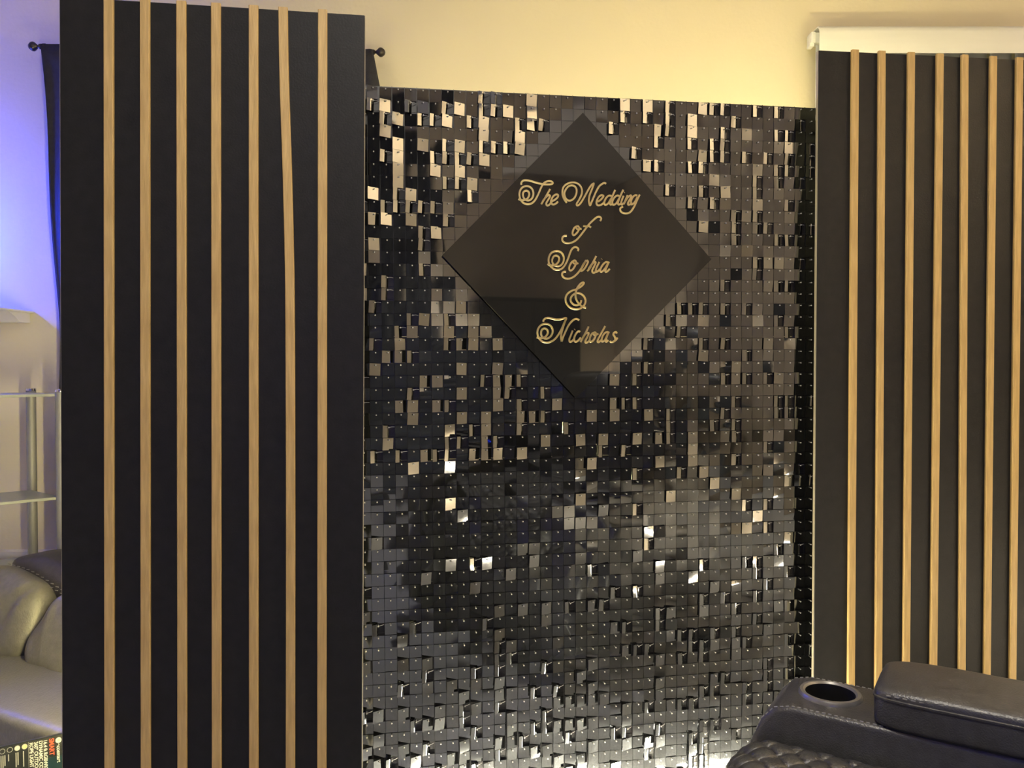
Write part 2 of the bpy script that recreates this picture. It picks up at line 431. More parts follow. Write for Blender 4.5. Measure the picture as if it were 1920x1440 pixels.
ROWS = ["b........nn..b...b", "nb.nb.nb.nnb.b....", ".nb.nnb.nb..nbnn..", ".b.......b..b.b...", "..b.b.nb.nnnb.....",
        ".nb..nnnnb........", "..b..b.b...b......", "..b...nnb.........", "b.nb....nn........", ".nnnnnb...........",
        "bb.b..nn..........", "....nb............", "b...n............."]
rt = random.Random(21)
tiles = []
for r in range(NR):
    for c in range(-1, NC - 1):
        x = (c + 1.5) * CP; z = ZP - r * RP
        if in_sign(x, z - 0.010, -0.034): continue
        under = in_sign(x, z - 0.010, 0.030)
        u = c / 38.0; v = r / 58.0
        st = '.'
        if r < len(ROWS) and 0 <= c < 18: st = ROWS[r][c]
        else:
            # share of swung tiles by place
            if r <= 13: pb, pn = (0.07, 0.16) if u < 0.55 else (0.08, 0.24)
            elif r <= 24: pb, pn = (0.20, 0.08) if u < 0.5 else (0.07, 0.13)
            elif r <= 29: pb, pn = (0.26, 0.10) if u < 0.55 else (0.08, 0.12)
            elif r <= 38: pb, pn = (0.05, 0.04) if u < 0.45 else (0.09, 0.13)
            elif r <= 45: pb, pn = (0.07, 0.07) if u < 0.45 else (0.10, 0.15)
            elif r <= 49: pb, pn = (0.14, 0.14)
            else: pb, pn = (0.22, 0.18)
            q = rt.random()
            st = 'b' if q < pb else ('n' if q < pb + pn else '.')
        if under: st = '.'
        vang = math.degrees(math.atan((project(WS @ Vector((x, 0, z)))[0] - 960) / F))
        aim = 64 - 16 * min(1, max(0, (u - 0.62) / 0.25))
        swing = (aim - 18.7 - vang) / 2               # turns the tile towards the bright right wall
        if st == '.':
            if u < 0.2: yaw = rt.gauss(0, 0.9)
            elif u < 0.5: yaw = rt.gauss(0, 0.9) if rt.random() < 0.6 else rt.gauss(4.0, 3.0)
            else: yaw = rt.gauss(-0.5, 1.0) if rt.random() < 0.62 else rt.gauss(-3.0, 4.0)
            pit = rt.gauss(4.4, 0.9) if r < 12 else rt.gauss(2.6, 1.0)
            if under: yaw, pit = 0, 0
        else: yaw = swing + rt.uniform(-4, 4); pit = rt.gauss(1.8, 1.8)
        roll = rt.gauss(0, 0.8) if st == '.' else rt.gauss(0.6, 1.6)
        vi = rt.choice([0, 1, 4, 5, 8, 12, 2, 6]) if (r < 20) else rt.randrange(16)
        if v > 0.72 and rt.random() < 0.5: vi = rt.choice([3, 7, 11, 15])
        if st == 'n': vi = 16 + rt.randrange(8)
        Mt = Matrix.Rotation(R(yaw), 4, 'Z') @ Matrix.Rotation(R(pit), 4, 'X') @ Matrix.Rotation(R(roll), 4, 'Y')
        # left edge of a swung tile stays at the left of its cell and comes forward
        sh = (TW / 2) * (1 - math.cos(R(yaw))) * (1 if yaw > 0 else 0)
        fwd = (TW / 2) * abs(math.sin(R(yaw))) + 0.0052
        if under: fwd = 0.0045
        T = Matrix.Translation(Vector((x - sh, -fwd, z))) @ Mt
        tiles.append((r, c, vi, T, under, yaw, x, z))

# the 300 sequins that show largest are parts of their own, the rest one part
scored = []
for t in tiles:
    r, c, vi, T, under, yaw, x, z = t
    p = WS @ Vector((x, -0.006, z - 0.010)); px, py = project(p)
    vis = px > 692 and px < 1522 and 170 < py < 1428 and not under and not (px > 1385 and py > 1270)
    scored.append(((math.cos(R(yaw)) / (p.y ** 2)) if vis else 0, len(scored)))
scored.sort(reverse=True)
own = set(i for s_, i in scored[:300] if s_ > 0)
rest = MB()
for i, t in enumerate(tiles):
    r, c, vi, T = t[:4]
    if i in own:
        o = link('sequin_tile', vmesh[vi], sequin); o.matrix_local = T
    else:
        v = variants[vi]; rest.add([T @ Vector(p) for p in v.v], v.f)
        rest.sm[-len(v.f):] = v.sm
me = rest.mesh('sequin_tiles'); o = link('sequin_tiles', me, sequin, M['tile']); o['kind'] = 'stuff'
# pins, one small hook through each sequin
pins = MB()
for t in tiles:
    r, c, vi, T, under, yaw, x, z = t
    if under: continue
    L = 0.0105 if yaw < 10 else 0.0140
    mt = Matrix.Translation(Vector((x, -L, z))) @ Matrix.Rotation(R(-90), 4, 'X')
    pins.lathe([(0.0005, -0.0014), (0.0016, -0.0009), (0.0019, 0.0), (0.0014, 0.0009), (0.0008, 0.0014), (0.0008, L - 0.001)], 6, mt)
    # hook arm to the right of a swung tile
    if vi >= 16:
        pins.tube([(x, -L + 0.003, z), (x + 0.007, -L + 0.004, z + 0.0012), (x + 0.0135, -0.002, z + 0.0005)], 0.0007, 4)
o = pins.build('hook_pins', M['pin'], sequin); o['kind'] = 'stuff'

# ------------------------------------------------------------------ diamond sign with gold script
sign = empty('diamond_sign', WS @ Vector((SIGN[2][0], -0.018, SIGN[2][1]))); sign.rotation_euler = Rw.to_euler('XYZ')
tag(sign, 'glossy black diamond-shaped sign with gold script lettering hung on the sequin wall', 'sign')
WG = Matrix.Translation(WS @ Vector((SIGN[2][0], -0.018, SIGN[2][1]))) @ Rw
def sg(p): return (p[0] - SIGN[2][0], p[1] - SIGN[2][1])
bm = bmesh.new()
fv = [bm.verts.new((sg(p)[0], 0.0, sg(p)[1])) for p in SIGN]; bv = [bm.verts.new((sg(p)[0], 0.004, sg(p)[1])) for p in SIGN]
bm.faces.new(fv); bm.faces.new(bv[::-1])
for i in range(4): bm.faces.new((fv[i], bv[i], bv[(i+1) % 4], fv[(i+1) % 4]))
bmesh.ops.recalc_face_normals(bm, faces=list(bm.faces))
bmesh.ops.bevel(bm, geom=list(bm.edges), offset=0.0005, segments=1, affect='EDGES')
MB().bm(bm, None, False).build('board', M['acrylic'], sign)
S1 = (960, 320, 1920 / 260.0); S2 = (980, 460, 7.2)
LET = [
 (S1, [[(128,195),(130,165),(155,138),(200,133),(260,143),(330,165),(420,185),(500,190),(550,185),(565,170),(545,150),(510,145),(470,155),(435,180),(405,230),(375,300),(345,365),(310,420),(265,455),(215,463),(165,450),(125,410),(103,350),(107,290),(135,240),(185,215),(235,220),(275,250),(295,300),(290,355),(265,395),(225,412),(185,400),(158,370),(150,325),(165,290),(200,277),(230,295),(238,330),(225,370),(195,398),(150,408),(110,402),(88,390)]]),
 (S1, [[(528,255),(480,340),(405,465)], [(425,425),(470,365),(510,338),(526,355),(500,405),(475,450),(478,475),(497,483),(525,462),(555,425)]]),
 (S1, [[(548,425),(590,405),(630,370),(638,340),(615,328),(580,345),(552,385),(538,430),(550,460),(580,468),(615,450),(635,428)]]),
 (S1, [[(760,445),(725,400),(700,340),(698,280),(715,225),(760,185),(820,165),(880,168),(930,195),(962,245),(968,300),(955,350),(925,410),(895,460),(905,483),(935,465),(970,420),(1010,350),(1060,260),(1100,200),(1128,178),(1130,190),(1105,260),(1075,340),(1063,410),(1070,460),(1082,480),(1100,440),(1130,370),(1165,290),(1205,220),(1245,185),(1280,170),(1303,182)],
       [(750,250),(785,215),(830,203),(870,218),(893,262),(890,320),(865,375),(825,408),(785,414),(748,390),(728,345),(727,300),(750,250)]]),
 (S1, [[(1185,430),(1225,405),(1258,370),(1265,348),(1240,338),(1205,360),(1178,405),(1168,450),(1185,478),(1220,478),(1260,455),(1285,425)]]),
 (S1, [[(1375,350),(1345,345),(1310,370),(1282,420),(1280,460),(1300,472),(1335,450),(1370,390)], [(1428,268),(1400,330),(1370,400),(1355,450),(1370,470),(1400,450)]]),
 (S1, [[(1485,350),(1455,345),(1420,370),(1392,420),(1390,460),(1410,472),(1445,450),(1480,390)], [(1540,265),(1510,330),(1480,400),(1468,450),(1480,470),(1510,450)]]),
 (S1, [[(1545,350),(1520,410),(1510,455),(1522,470),(1545,450)], [(1553,302),(1557,298)]]),
 (S1, [[(1600,340),(1575,400),(1548,465)], [(1560,440),(1600,375),(1640,342),(1650,360),(1625,410),(1605,450),(1612,472),(1635,465),(1655,435)]]),
 (S1, [[(1735,345),(1705,340),(1670,370),(1648,420),(1645,460),(1665,465),(1700,435),(1735,370)], [(1768,332),(1735,400),(1690,500),(1640,570),(1590,592),(1535,585),(1500,555),(1500,520),(1535,498)]]),
 (S1, [[(905,768),(870,785),(845,830),(838,870),(852,893),(880,880),(910,845),(930,800),(915,770),(895,775),(893,797),(915,812),(960,803)]]),
 (S1, [[(1220,700),(1235,665),(1215,640),(1175,645),(1120,690),(1060,750),(1000,830),(930,920),(870,975),(800,1003),(740,1000),(700,970),(697,930),(720,905),(757,903)], [(985,768),(1030,772),(1060,768),(1095,785)]]),
 (S2, [[(745,78),(752,50),(730,28),(700,25),(670,45),(645,90),(620,160),(595,220),(565,275),(525,315),(470,330),(415,315),(370,270),(350,215),(358,150),(390,100),(445,78),(500,85),(540,120),(555,170),(548,225),(520,265),(480,283),(435,270),(403,235),(400,190),(420,150),(455,138),(485,155),(492,190),(478,230),(445,260),(400,272),(360,265),(335,250)]]),
 (S2, [[(700,205),(665,225),(635,275),(628,320),(645,340),(675,325),(705,280),(722,230),(705,205),(680,215),(690,240),(720,250),(750,240)]]),
 (S2, [[(855,200),(820,265),(780,330),(730,390),(680,430),(620,450),(565,440),(535,410),(535,375),(560,357),(583,358)], [(800,290),(835,235),(868,205),(880,225),(862,270),(830,320),(795,345),(770,335)]]),
 (S2, [[(993,145),(950,230),(905,310),(870,348)], [(890,320),(930,260),(970,225),(985,235),(965,285),(940,335),(945,365),(970,368),(1000,335)]]),
 (S2, [[(1035,225),(1005,285),(985,335),(992,358),(1020,345),(1040,320)], [(1066,187),(1070,183)]]),
 (S2, [[(1150,230),(1120,228),(1080,265),(1050,320),(1048,350),(1070,355),(1110,315),(1150,245)], [(1165,222),(1135,290),(1115,340),(1125,360),(1150,345),(1175,318)]]),
 (S2, [[(790,740),(780,780),(740,808),(690,800),(650,755),(655,700),(700,655),(760,645),(820,680),(848,740),(835,800),(790,845),(720,862),(640,840),(590,780),(580,710),(605,655),(660,615),(720,595),(775,565),(815,530),(825,505),(805,503),(770,530),(735,580),(715,640),(714,690),(730,745),(765,795),(810,830),(852,842)]]),
 (S2, [[(280,1035),(282,1010),(310,985),(350,978),(400,990),(460,1000),(530,995),(588,982),(560,1050),(525,1130),(480,1210),(430,1270),(380,1300),(320,1312),(260,1295),(220,1250),(200,1190),(208,1130),(245,1080),(300,1060),(355,1070),(395,1110),(405,1165),(385,1220),(340,1255),(295,1255),(258,1225),(248,1180),(260,1140),(295,1122),(330,1140),(340,1175),(325,1215),(290,1245),(240,1250),(190,1240)],
       [(588,985),(560,1060),(530,1160),(517,1230),(526,1300)], [(526,1300),(545,1240),(580,1160),(620,1080),(670,1020),(720,993),(765,1010)]]),
 (S2, [[(675,1150),(650,1215),(630,1270),(640,1303),(670,1290),(700,1255)], [(701,1139),(705,1135)]]),
 (S2, [[(775,1170),(755,1160),(725,1185),(700,1235),(695,1280),(715,1302),(750,1285),(785,1245)]]),
 (S2, [[(890,1095),(850,1180),(805,1260),(780,1305)], [(800,1270),(845,1200),(880,1180),(890,1195),(865,1250),(845,1295),(855,1315),(885,1300),(910,1265)]]),
 (S2, [[(975,1175),(940,1190),(910,1240),(905,1290),(925,1302),(960,1275),(985,1220),(985,1180),(960,1180),(965,1205),(1000,1205),(1020,1190)]]),
 (S2, [[(1115,1090),(1070,1170),(1025,1255),(1010,1295),(1025,1308),(1060,1280)]]),
 (S2, [[(1150,1170),(1115,1180),(1080,1225),(1065,1280),(1080,1300),(1115,1270),(1150,1190)], [(1165,1165),(1135,1235),(1120,1285),(1130,1303),(1155,1280)]]),
 (S2, [[(1270,1190),(1260,1170),(1235,1180),(1225,1205),(1245,1240),(1250,1275),(1225,1300),(1190,1305),(1180,1290)], [(1225,1300),(1262,1275),(1280,1245)]]),
]
for (ox, oy, sc), strokes in LET:
    mb = MB()
    for s_ in strokes:
        P = []
        for a, b in s_:
            x, z = on_plane(WG, ox + a / sc, oy + b / sc, -0.0012); P.append(Vector((x, -0.0012, z)))
        if len(P) > 2: P = catmull(P, 5)
        # flat-faced ribbon of metal-look acrylic, 4 mm wide and 2.4 mm thick
        m_ = len(P); hw, ch, d0, d1 = 0.0023, 0.0005, 0.0012, -0.0012
        vs_ = []; fs = []
        for i, p in enumerate(P):
            t = (P[min(i+1, m_-1)] - P[max(i-1, 0)]); t.normalize(); n1 = Vector((t.z, 0, -t.x))
            for a, y in ((-hw, d0), (-hw, d1 + ch), (-hw + ch, d1), (hw - ch, d1), (hw, d1 + ch), (hw, d0)):
                vs_.append(p + n1 * a + Vector((0, y, 0)))
        for i in range(m_ - 1):
            for k in range(6):
                k2 = (k + 1) % 6; fs.append((i*6+k, i*6+k2, (i+1)*6+k2, (i+1)*6+k))
        fs.append(tuple(range(5, -1, -1))); fs.append(tuple((m_-1)*6 + k for k in range(6)))
        mb.add(vs_, fs, False)
    mb.build('letter', M['gold'], sign)

# ------------------------------------------------------------------ rope lights
def rope(name, pts, r, m, label):
    root = empty(name, pts[0])
    tag(root, label, 'rope light', 'rope lights around the backdrop')
    P = [Vector(p) - Vector(pts[0]) for p in pts]
    MB().tube(catmull(P, 6) if len(P) > 2 else P, r, 8).build('glowing_tube', m, root)
    for e in (P[0], P[-1]):
        MB().sphere(e, r * 1.3, 10, 6).build('end_cap', M['clip'], root)
    return root
def sl(x, y, z): return tuple(WS @ Vector((x, y, z)))
rope('rope_light', [sl(0.06, 0.055, 1.73), sl(0.6, 0.055, 1.73), sl(1.13, 0.055, 1.73)], 0.008, M['g_top'], 'warm glowing rope light along the back of the sequin wall')
def rl(W, x, y, z): return tuple(W @ Vector((x, y, z)))
for x0 in (0.18, 0.52):                      # arms of the panel's stand that carry the rope light
    MB().rbox((x0, 0.013, 1.775), (x0 + 0.025, 0.36, 1.80), 0.002, 1).build('stand_arm', M['black'], right_panel)
rope('rope_light', [rl(WR, 0.17, 0.33, 1.809), rl(WR, 0.37, 0.33, 1.809), rl(WR, 0.57, 0.33, 1.809)], 0.008, M['g_topr'], 'warm glowing rope light behind the right slatted panel')
rope('rope_light', [rl(WL, 0.13, 0.09, 0.98), rl(WL, 0.12, 0.09, 0.66), rl(WL, 0.11, 0.09, 0.34)], 0.008, M['g_topl'], 'warm glowing rope light hanging behind the left slatted panel')
rope('rope_light', [sl(0.08, -0.085, 0.015), sl(0.35, -0.105, 0.015), sl(0.65, -0.09, 0.015), sl(0.95, -0.11, 0.015), sl(1.12, -0.12, 0.015)], 0.009, M['g_floor'], 'warm white rope light lying on the floor before the sequin wall')

# ------------------------------------------------------------------ curtain on its rod
YR = 3.05
ra, rb = at(62, 87, YR), at(714, 98, YR)
rod = empty('curtain_rod', (ra + rb) / 2); tag(rod, 'dark bronze curtain rod with knob finials above the left panel', 'curtain rod')
c0 = (ra + rb) / 2; ax = (rb - ra).normalized()
MB().tube([ra - c0 + ax * 0.03, rb - c0 - ax * 0.03], 0.0075, 12).build('rod', M['rod'], rod)
for e, sgn in ((ra, 1), (rb, -1)):
    q = ax.to_track_quat('Z', 'Y').to_matrix().to_4x4()
    if sgn < 0: q = (-ax).to_track_quat('Z', 'Y').to_matrix().to_4x4()
    mt = Matrix.Translation(e - c0) @ q
    prof = [(0.002, -0.017), (0.010, -0.014), (0.0165, -0.005), (0.0175, 0.0), (0.0165, 0.005), (0.010, 0.013), (0.0055, 0.018), (0.0055, 0.021), (0.010, 0.025), (0.010, 0.028), (0.006, 0.032), (0.010, 0.036), (0.0115, 0.038), (0.0115, 0.048), (0.0075, 0.05)]
    MB().lathe(prof, 16, mt).build('finial', M['rod'], rod)
for f_ in (0.12, 0.88):
    p = ra.lerp(rb, f_) - c0
    MB().tube([p, p + Vector((0, YW - YR - 0.004, 0.0))], 0.006, 8).rbox((p.x - 0.012, YW - YR - 0.006, p.z - 0.03), (p.x + 0.012, YW - YR, p.z + 0.03), 0.002, 1).build('bracket', M['rod'], rod)
cur = empty('curtain', (c0.x, YR, 0.0)); tag(cur, 'long black curtain hanging behind the left slatted panel', 'curtain')
mb = MB(); vs_ = []; fs = []; NU, NV = 160, 40
for j in range(NV + 1):
    v = j / NV
    zt = 1.0 - v
    for i in range(NU + 1):
        u = i / NU
        xl = at(79, 90, YR).x + 0.048 * min(1, v * 2.2) + 0.006 * math.sin(v * 17)
        xr = at(700, 100, YR).x + 0.075 * min(1, v * 6)
        ztop = (ra.z + 0.006) + (rb.z - ra.z) * u
        z = 0.03 + (ztop - 0.03) * (1 - v)
        x = xl + (xr - xl) * u
        amp = 0.018 * min(1, v * 3 + 0.15)
        y = amp * math.sin(u * 62 + 1.2 * math.sin(v * 3 + u * 9)) + 0.004 * math.sin(v * 11 + u * 30)
        if v < 0.03: y *= 0.4
        vs_.append((x - c0.x, y - 0.012, z))
for j in range(NV):
    for i in range(NU):
        a = j * (NU + 1) + i; fs.append((a, a + NU + 1, a + NU + 2, a + 1))
mb.add(vs_, fs, True); o = mb.build('cloth', M['curtain'], cur, 180)
sm_ = o.modifiers.new('thickness', 'SOLIDIFY'); sm_.thickness = 0.0025

# ------------------------------------------------------------------ vertical blind with valance (right)
YV = 3.03
vx0 = at(1537, 60, YV).x; vz1 = at(1700, 45, YV).z; vz0 = at(1700, 99, YV).z; vx1 = 2.45
bl = empty('vertical_blind', ((vx0 + vx1) / 2, YV, 0)); tag(bl, 'white vertical blind with valance on the wall behind the right slatted panel', 'blind')
bx = (vx0 + vx1) / 2
prof = [(0.0, vz0), (0.0, vz1 - 0.028), (0.006, vz1 - 0.012), (0.016, vz1 - 0.002), (0.026, vz1), (YW - YV, vz1), (YW - YV, vz1 - 0.004), (0.028, vz1 - 0.004), (0.019, vz1 - 0.006), (0.010, vz1 - 0.015), (0.004, vz1 - 0.028), (0.004, vz0)]
mt = Matrix(((0, 1, 0, 0), (1, 0, 0, 0), (0, 0, 1, 0), (0, 0, 0, 1)))
MB().extrude(prof, vx0 - bx, vx1 - bx, mt).build('valance', M['pvc'], bl, 50)
MB().rbox((vx0 - bx - 0.012, 0.030, vz1 - 0.056), (vx1 - bx, 0.075, vz1 - 0.018), 0.003, 2).build('headrail', M['pvc'], bl)
MB().rbox((vx0 - bx - 0.021, 0.028, vz1 - 0.058), (vx0 - bx - 0.004, 0.077, vz1 - 0.016), 0.003, 2).rbox((vx0 - bx - 0.024, 0.034, vz1 - 0.068), (vx0 - bx - 0.006, 0.07, vz1 - 0.056), 0.002, 1).build('end_bracket', M['pvc'], bl)
nv = 15
for k in range(nv):
    xc = vx0 - bx + 0.05 + k * 0.0950
    if xc > vx1 - bx - 0.03: break
    mb = MB(); vs_ = []; fs = []
    a = R(14)
    for j, z in enumerate((0.06, vz1 - 0.060)):
        for i in range(7):
            t = -1 + i / 3
            dx, dy = t * 0.0495, 0.004 * (1 - t * t)
            vs_.append((dx * math.cos(a) - dy * math.sin(a), dx * math.sin(a) + dy * math.cos(a) + 0.055, z))
    for i in range(6): fs.append((i, i + 1, i + 8, i + 7))
    mb.add(vs_, fs, True); o = mb.build('vane', M['pvc'], bl, 180); o.location.x = xc
    o.modifiers.new('thickness', 'SOLIDIFY').thickness = 0.0012

# ------------------------------------------------------------------ white wall shelf with the blue lamp (left)
sx = at(10, 577, 2.97).x; sz = at(10, 577, 2.97).z
sh = empty('wall_shelf', (sx - 0.30, YW, sz - 0.03)); tag(sh, 'white moulded wall shelf at the left edge, carrying the blue lamp', 'shelf')
MB().rbox((-0.60, -0.24, 0.022), (0.30, 0.0, 0.03), 0.002, 1).build('shelf_board', M['white'], sh)
MB().extrude([(0.002, -0.016), (0.075, -0.016), (0.079, -0.010), (0.100, 0.004), (0.125, 0.014), (0.14, 0.022), (0.002, 0.022)], -0.585, 0.285,
             Matrix(((0, 1, 0, 0), (-1, 0, 0, 0), (0, 0, 1, 0), (0, 0, 0, 1)))).build('moulding', M['white'], sh)
lamp = empty('globe_lamp', (sx - 0.43, YW - 0.17, sz)); tag(lamp, 'blue glowing globe lamp on the white wall shelf', 'lamp')
MB().lathe([(0.045, 0.0), (0.048, 0.006), (0.040, 0.012), (0.014, 0.02), (0.010, 0.235), (0.022, 0.25)], 24).build('base', M['rod'], lamp)
MB().sphere((0, 0, 0.300), 0.06, 24, 14).build('globe', M['g_blue'], lamp)

# ------------------------------------------------------------------ aluminium and glass shelf unit (left)
P1 = at(113, 738, 2.86); zt = P1.z; z2 = at(113, 931, 2.86).z; P1.z = 0
P2 = at(58, 738, 3.02); P2.z = 0
d_l = Vector((-0.74, -0.67, 0)).normalized(); d_b = (P2 - P1).normalized()
LL, LB = 0.42, (P2 - P1).length
un = empty('glass_shelf_unit', P1); tag(un, 'frosted glass shelf unit with aluminium tube posts at the left', 'shelf')
corners = [Vector((0, 0, 0)), d_l * LL, d_l * LL + d_b * LB, d_b * LB]
for c in corners:
    MB().lathe([(0.0165, 0.004), (0.0170, 0.01), (0.0170, zt + 0.006)], 20, Matrix.Translation(c)).build('post', M['metal'], un)
    MB().lathe([(0.0178, zt + 0.006), (0.0178, zt + 0.014), (0.014, zt + 0.016)], 20, Matrix.Translation(c)).build('post_cap', M['chrome'], un)
for z in (zt, z2, 0.42, 0.10):
    bm = bmesh.new(); ins = 0.004
    cc = [corners[0] - (corners[0] + 0 * d_l) * 0, corners[1], corners[2], corners[3]]
    cen = sum(corners, Vector()) / 4
    lo = [bm.verts.new((c + (cen - c) * 0.015) + Vector((0, 0, z - 0.010))) for c in cc]; hi = [bm.verts.new((c + (cen - c) * 0.015) + Vector((0, 0, z))) for c in cc]
    bm.faces.new(lo[::-1]); bm.faces.new(hi)
    for i in range(4): bm.faces.new((lo[i], lo[(i+1) % 4], hi[(i+1) % 4], hi[i]))
    bmesh.ops.recalc_face_normals(bm, faces=list(bm.faces))
    bmesh.ops.bevel(bm, geom=list(bm.edges), offset=0.0012, segments=1, affect='EDGES')
    MB().bm(bm, None, False).build('glass_shelf', M['glass'], un)

# ------------------------------------------------------------------ grey leather sofa (left, behind the panel)
so = empty('leather_sofa', (-1.27, 2.28, 0.0), (0, 0, math.atan2(-0.443, 0.896)))
tag(so, 'grey leather sofa with pillowed back behind the left slatted panel', 'sofa')
SZ = 0.26
MB().rbox((-0.42, -0.25, 0.02), (0.50, 0.12, 0.17), 0.03, 3).build('base', M['leatherd'], so)
def seat_fn(p):
    p = p.copy()
    if p.z > 0: p.z += 0.003 * math.sin(p.x * 23 + p.y * 9) * math.cos(p.y * 17)
    return p
MB().pillow((0.04, -0.095, SZ - 0.06), (0.50, 0.175, 0.062), 0.25, 0.18, 100, 36, None, seat_fn).build('seat_cushion', M['leatherg'], so, 180)
def back_pillow(cx, w_, tilt, sgn, z0):
    """puffed back pillow, pinched where it meets its neighbour (side sgn)"""
    def fn(p):
        p = p.copy(); hx = w_ / 2
        e = max(0.0, (p.x * sgn / hx - 0.45) / 0.55)              # 0..1 towards the pinched side
        f = max(0.0, (p.z / 0.13 + 0.2))
        p.y += 0.055 * e * e * f * (1 if p.y < 0 else 0)           # gathers back at the upper corner
        p.z -= 0.02 * e * e * f
        fold = math.exp(-((p.x * sgn / hx - 0.30 - 0.25 * p.z / 0.13) / 0.10) ** 2)
        p.y += 0.010 * fold * (1 if p.y < 0 else 0)
        p.y += 0.004 * math.sin(p.x * 38 + p.z * 25)
        return p
    mt = Matrix.Translation(Vector((cx, 0.08, z0))) @ Matrix.Rotation(R(tilt), 4, 'Y') @ Matrix.Rotation(R(-20), 4, 'X')
    o = MB().pillow((0, 0, 0), (w_ / 2, 0.085, 0.13), 0.6, 0.5, 96, 36, mt, fn).build('back_pillow', M['leatherg'], so, 180)
    pts = [mt @ Vector((w_ / 2 * 0.93 * (i / 8 - 1), -0.050 + 0.045 * abs(i / 8 - 1) ** 4, -0.122 + 0.06 * abs(i / 8 - 1) ** 5)) for i in range(17)]
    MB().tube(pts, 0.004, 8).build('piping', M['leatherg'], o)
back_pillow(-0.375, 0.33, 12, 1, SZ + 0.092)
back_pillow(-0.045, 0.34, 8, -1, SZ + 0.050)
back_pillow(0.30, 0.34, 2, -1, SZ + 0.045)
def roll_fn(p):
    p = p.copy(); p.z += -0.035 * math.tanh((p.x + 0.27) * 9) + 0.003 * math.sin(p.x * 31)
    return p
MB().pillow((0.04, 0.20, 0.432), (0.53, 0.085, 0.075), 0.6, 0.25, 96, 24, None, roll_fn).build('back_roll', M['leatherd'], so, 180)
MB().rbox((-0.44, 0.14, 0.04), (0.52, 0.24, 0.44), 0.03, 3).build('back_shell', M['leatherd'], so)
seam = MB()
for k in range(40):
    x = -0.47 + k * 0.024
    for dz in (0.0, 0.011):
        z = 0.448 + dz - 0.035 * math.tanh((x + 0.27) * 9)
        seam.tube([(x, 0.113 + dz * 0.2, z), (x + 0.014, 0.113 + dz * 0.2, z)], 0.0012, 4)
o = seam.build('stitching', M['thread'], so); o['kind'] = 'stuff'

# ------------------------------------------------------------------ printed carton leaning on the sofa front
BWd, BHg, BTh = 0.26, 0.29, 0.030
yawc, lean = math.atan2(0.54, 0.84), R(17)
Rc = Matrix.Rotation(yawc, 4, 'Z') @ Matrix.Rotation(-lean, 4, 'X')
Ctop = Vector((-1.014, 1.812, 0.297))
cbase = Ctop - (Rc.to_3x3() @ Vector((0, 0, BHg)))
car = empty('carton', cbase); car.rotation_euler = Rc.to_euler('XYZ')
tag(car, 'dark printed light carton leaning on the front of the grey leather sofa', 'box')
MB().rbox((-BWd, 0, 0), (0, BTh, BHg), 0.0012, 1, smooth=False).build('carton_body', M['card'], car)
MB().box((-0.050, -0.0004, 0.0), (-0.001, -0.0001, BHg - 0.045)).build('print_band', M['teal'], car)
MB().tube([(-0.0008, -0.0002, BHg - 0.001), (-0.0008, -0.0002, BHg - 0.022)], 0.0009, 4).build('worn_corner', M['ink_grey'], car)
def text(body, x, z, size, m, name='lettering', sx_=1.0):
    """lettering printed on the face: reads downwards, letter tops towards +x"""
    cu = bpy.data.curves.new('lettering', 'FONT'); cu.body = body; cu.size = size; cu.offset = size * 0.03
    t = bpy.data.objects.new('lettering_source', cu); COL.objects.link(t)
    bpy.context.view_layer.update()
    me = bpy.data.meshes.new_from_object(t.evaluated_get(bpy.context.evaluated_depsgraph_get()))
    bpy.data.objects.remove(t); bpy.data.curves.remove(cu)
    for v in me.vertices:
        lx, ly = v.co.x, v.co.y
        v.co = Vector((x + ly, -0.0008, z - lx * sx_))
    return link(name, me, car, m)
RX = Matrix.Rotation(R(90), 4, 'X')
def disc(x, z, r, y, m, name):
    MB().lathe([(r, 0), (r, 0.0003)], 24, Matrix.Translation(Vector((x, y, z))) @ RX).build(name, m, car)
disc(-0.0200, BHg - 0.012, 0.0060, -0.0003, M['ink_white'], 'emblem')
disc(-0.0195, BHg - 0.012, 0.0028, -0.0007, M['ink_grey'], 'emblem')
text('ecosmart', -0.0235, BHg - 0.019, 0.0105, M['ink_white'])
text('SMART', -0.0380, BHg - 0.005, 0.0135, M['ink_red'], sx_=0.85)
text('16.4 ft RGBWIC', -0.0490, BHg - 0.005, 0.0098, M['ink_white'], sx_=0.95)
text('DYNAMIC COLOR', -0.0580, BHg - 0.005, 0.0098, M['ink_white'], sx_=0.95)
text('360\u00b0 OUTDOOR', -0.0670, BHg - 0.005, 0.0098, M['ink_white'], sx_=0.95)
text('ROPE LIGHT', -0.0760, BHg - 0.005, 0.0098, M['ink_white'], sx_=0.95)
MB().box((-0.0785, -0.0004, BHg - 0.09), (-0.0780, -0.0001, BHg - 0.002)).build('print_line', M['ink_grey'], car)
for k, (x, m, n_, ln) in enumerate(((-0.0855, 'ink_amber', 1, 0.032), (-0.0995, 'ink_white', 2, 0.030), (-0.1135, 'ink_grey', 1, 0.014), (-0.1275, 'ink_grey', 3, 0.030))):
    disc(x, BHg - 0.010, 0.0056, -0.0003, M['ink_grey'], 'icon')
    disc(x, BHg - 0.010, 0.0044, -0.0006, M[m] if k < 2 else M['card'], 'icon')
    for q in range(n_):
        xx = x - 0.0035 + q * 0.0036
        MB().box((xx, -0.0004, BHg - 0.019 - ln + 0.004 * q), (xx + 0.002, -0.0001, BHg - 0.019)).build('small_print', M['ink_grey'], car)

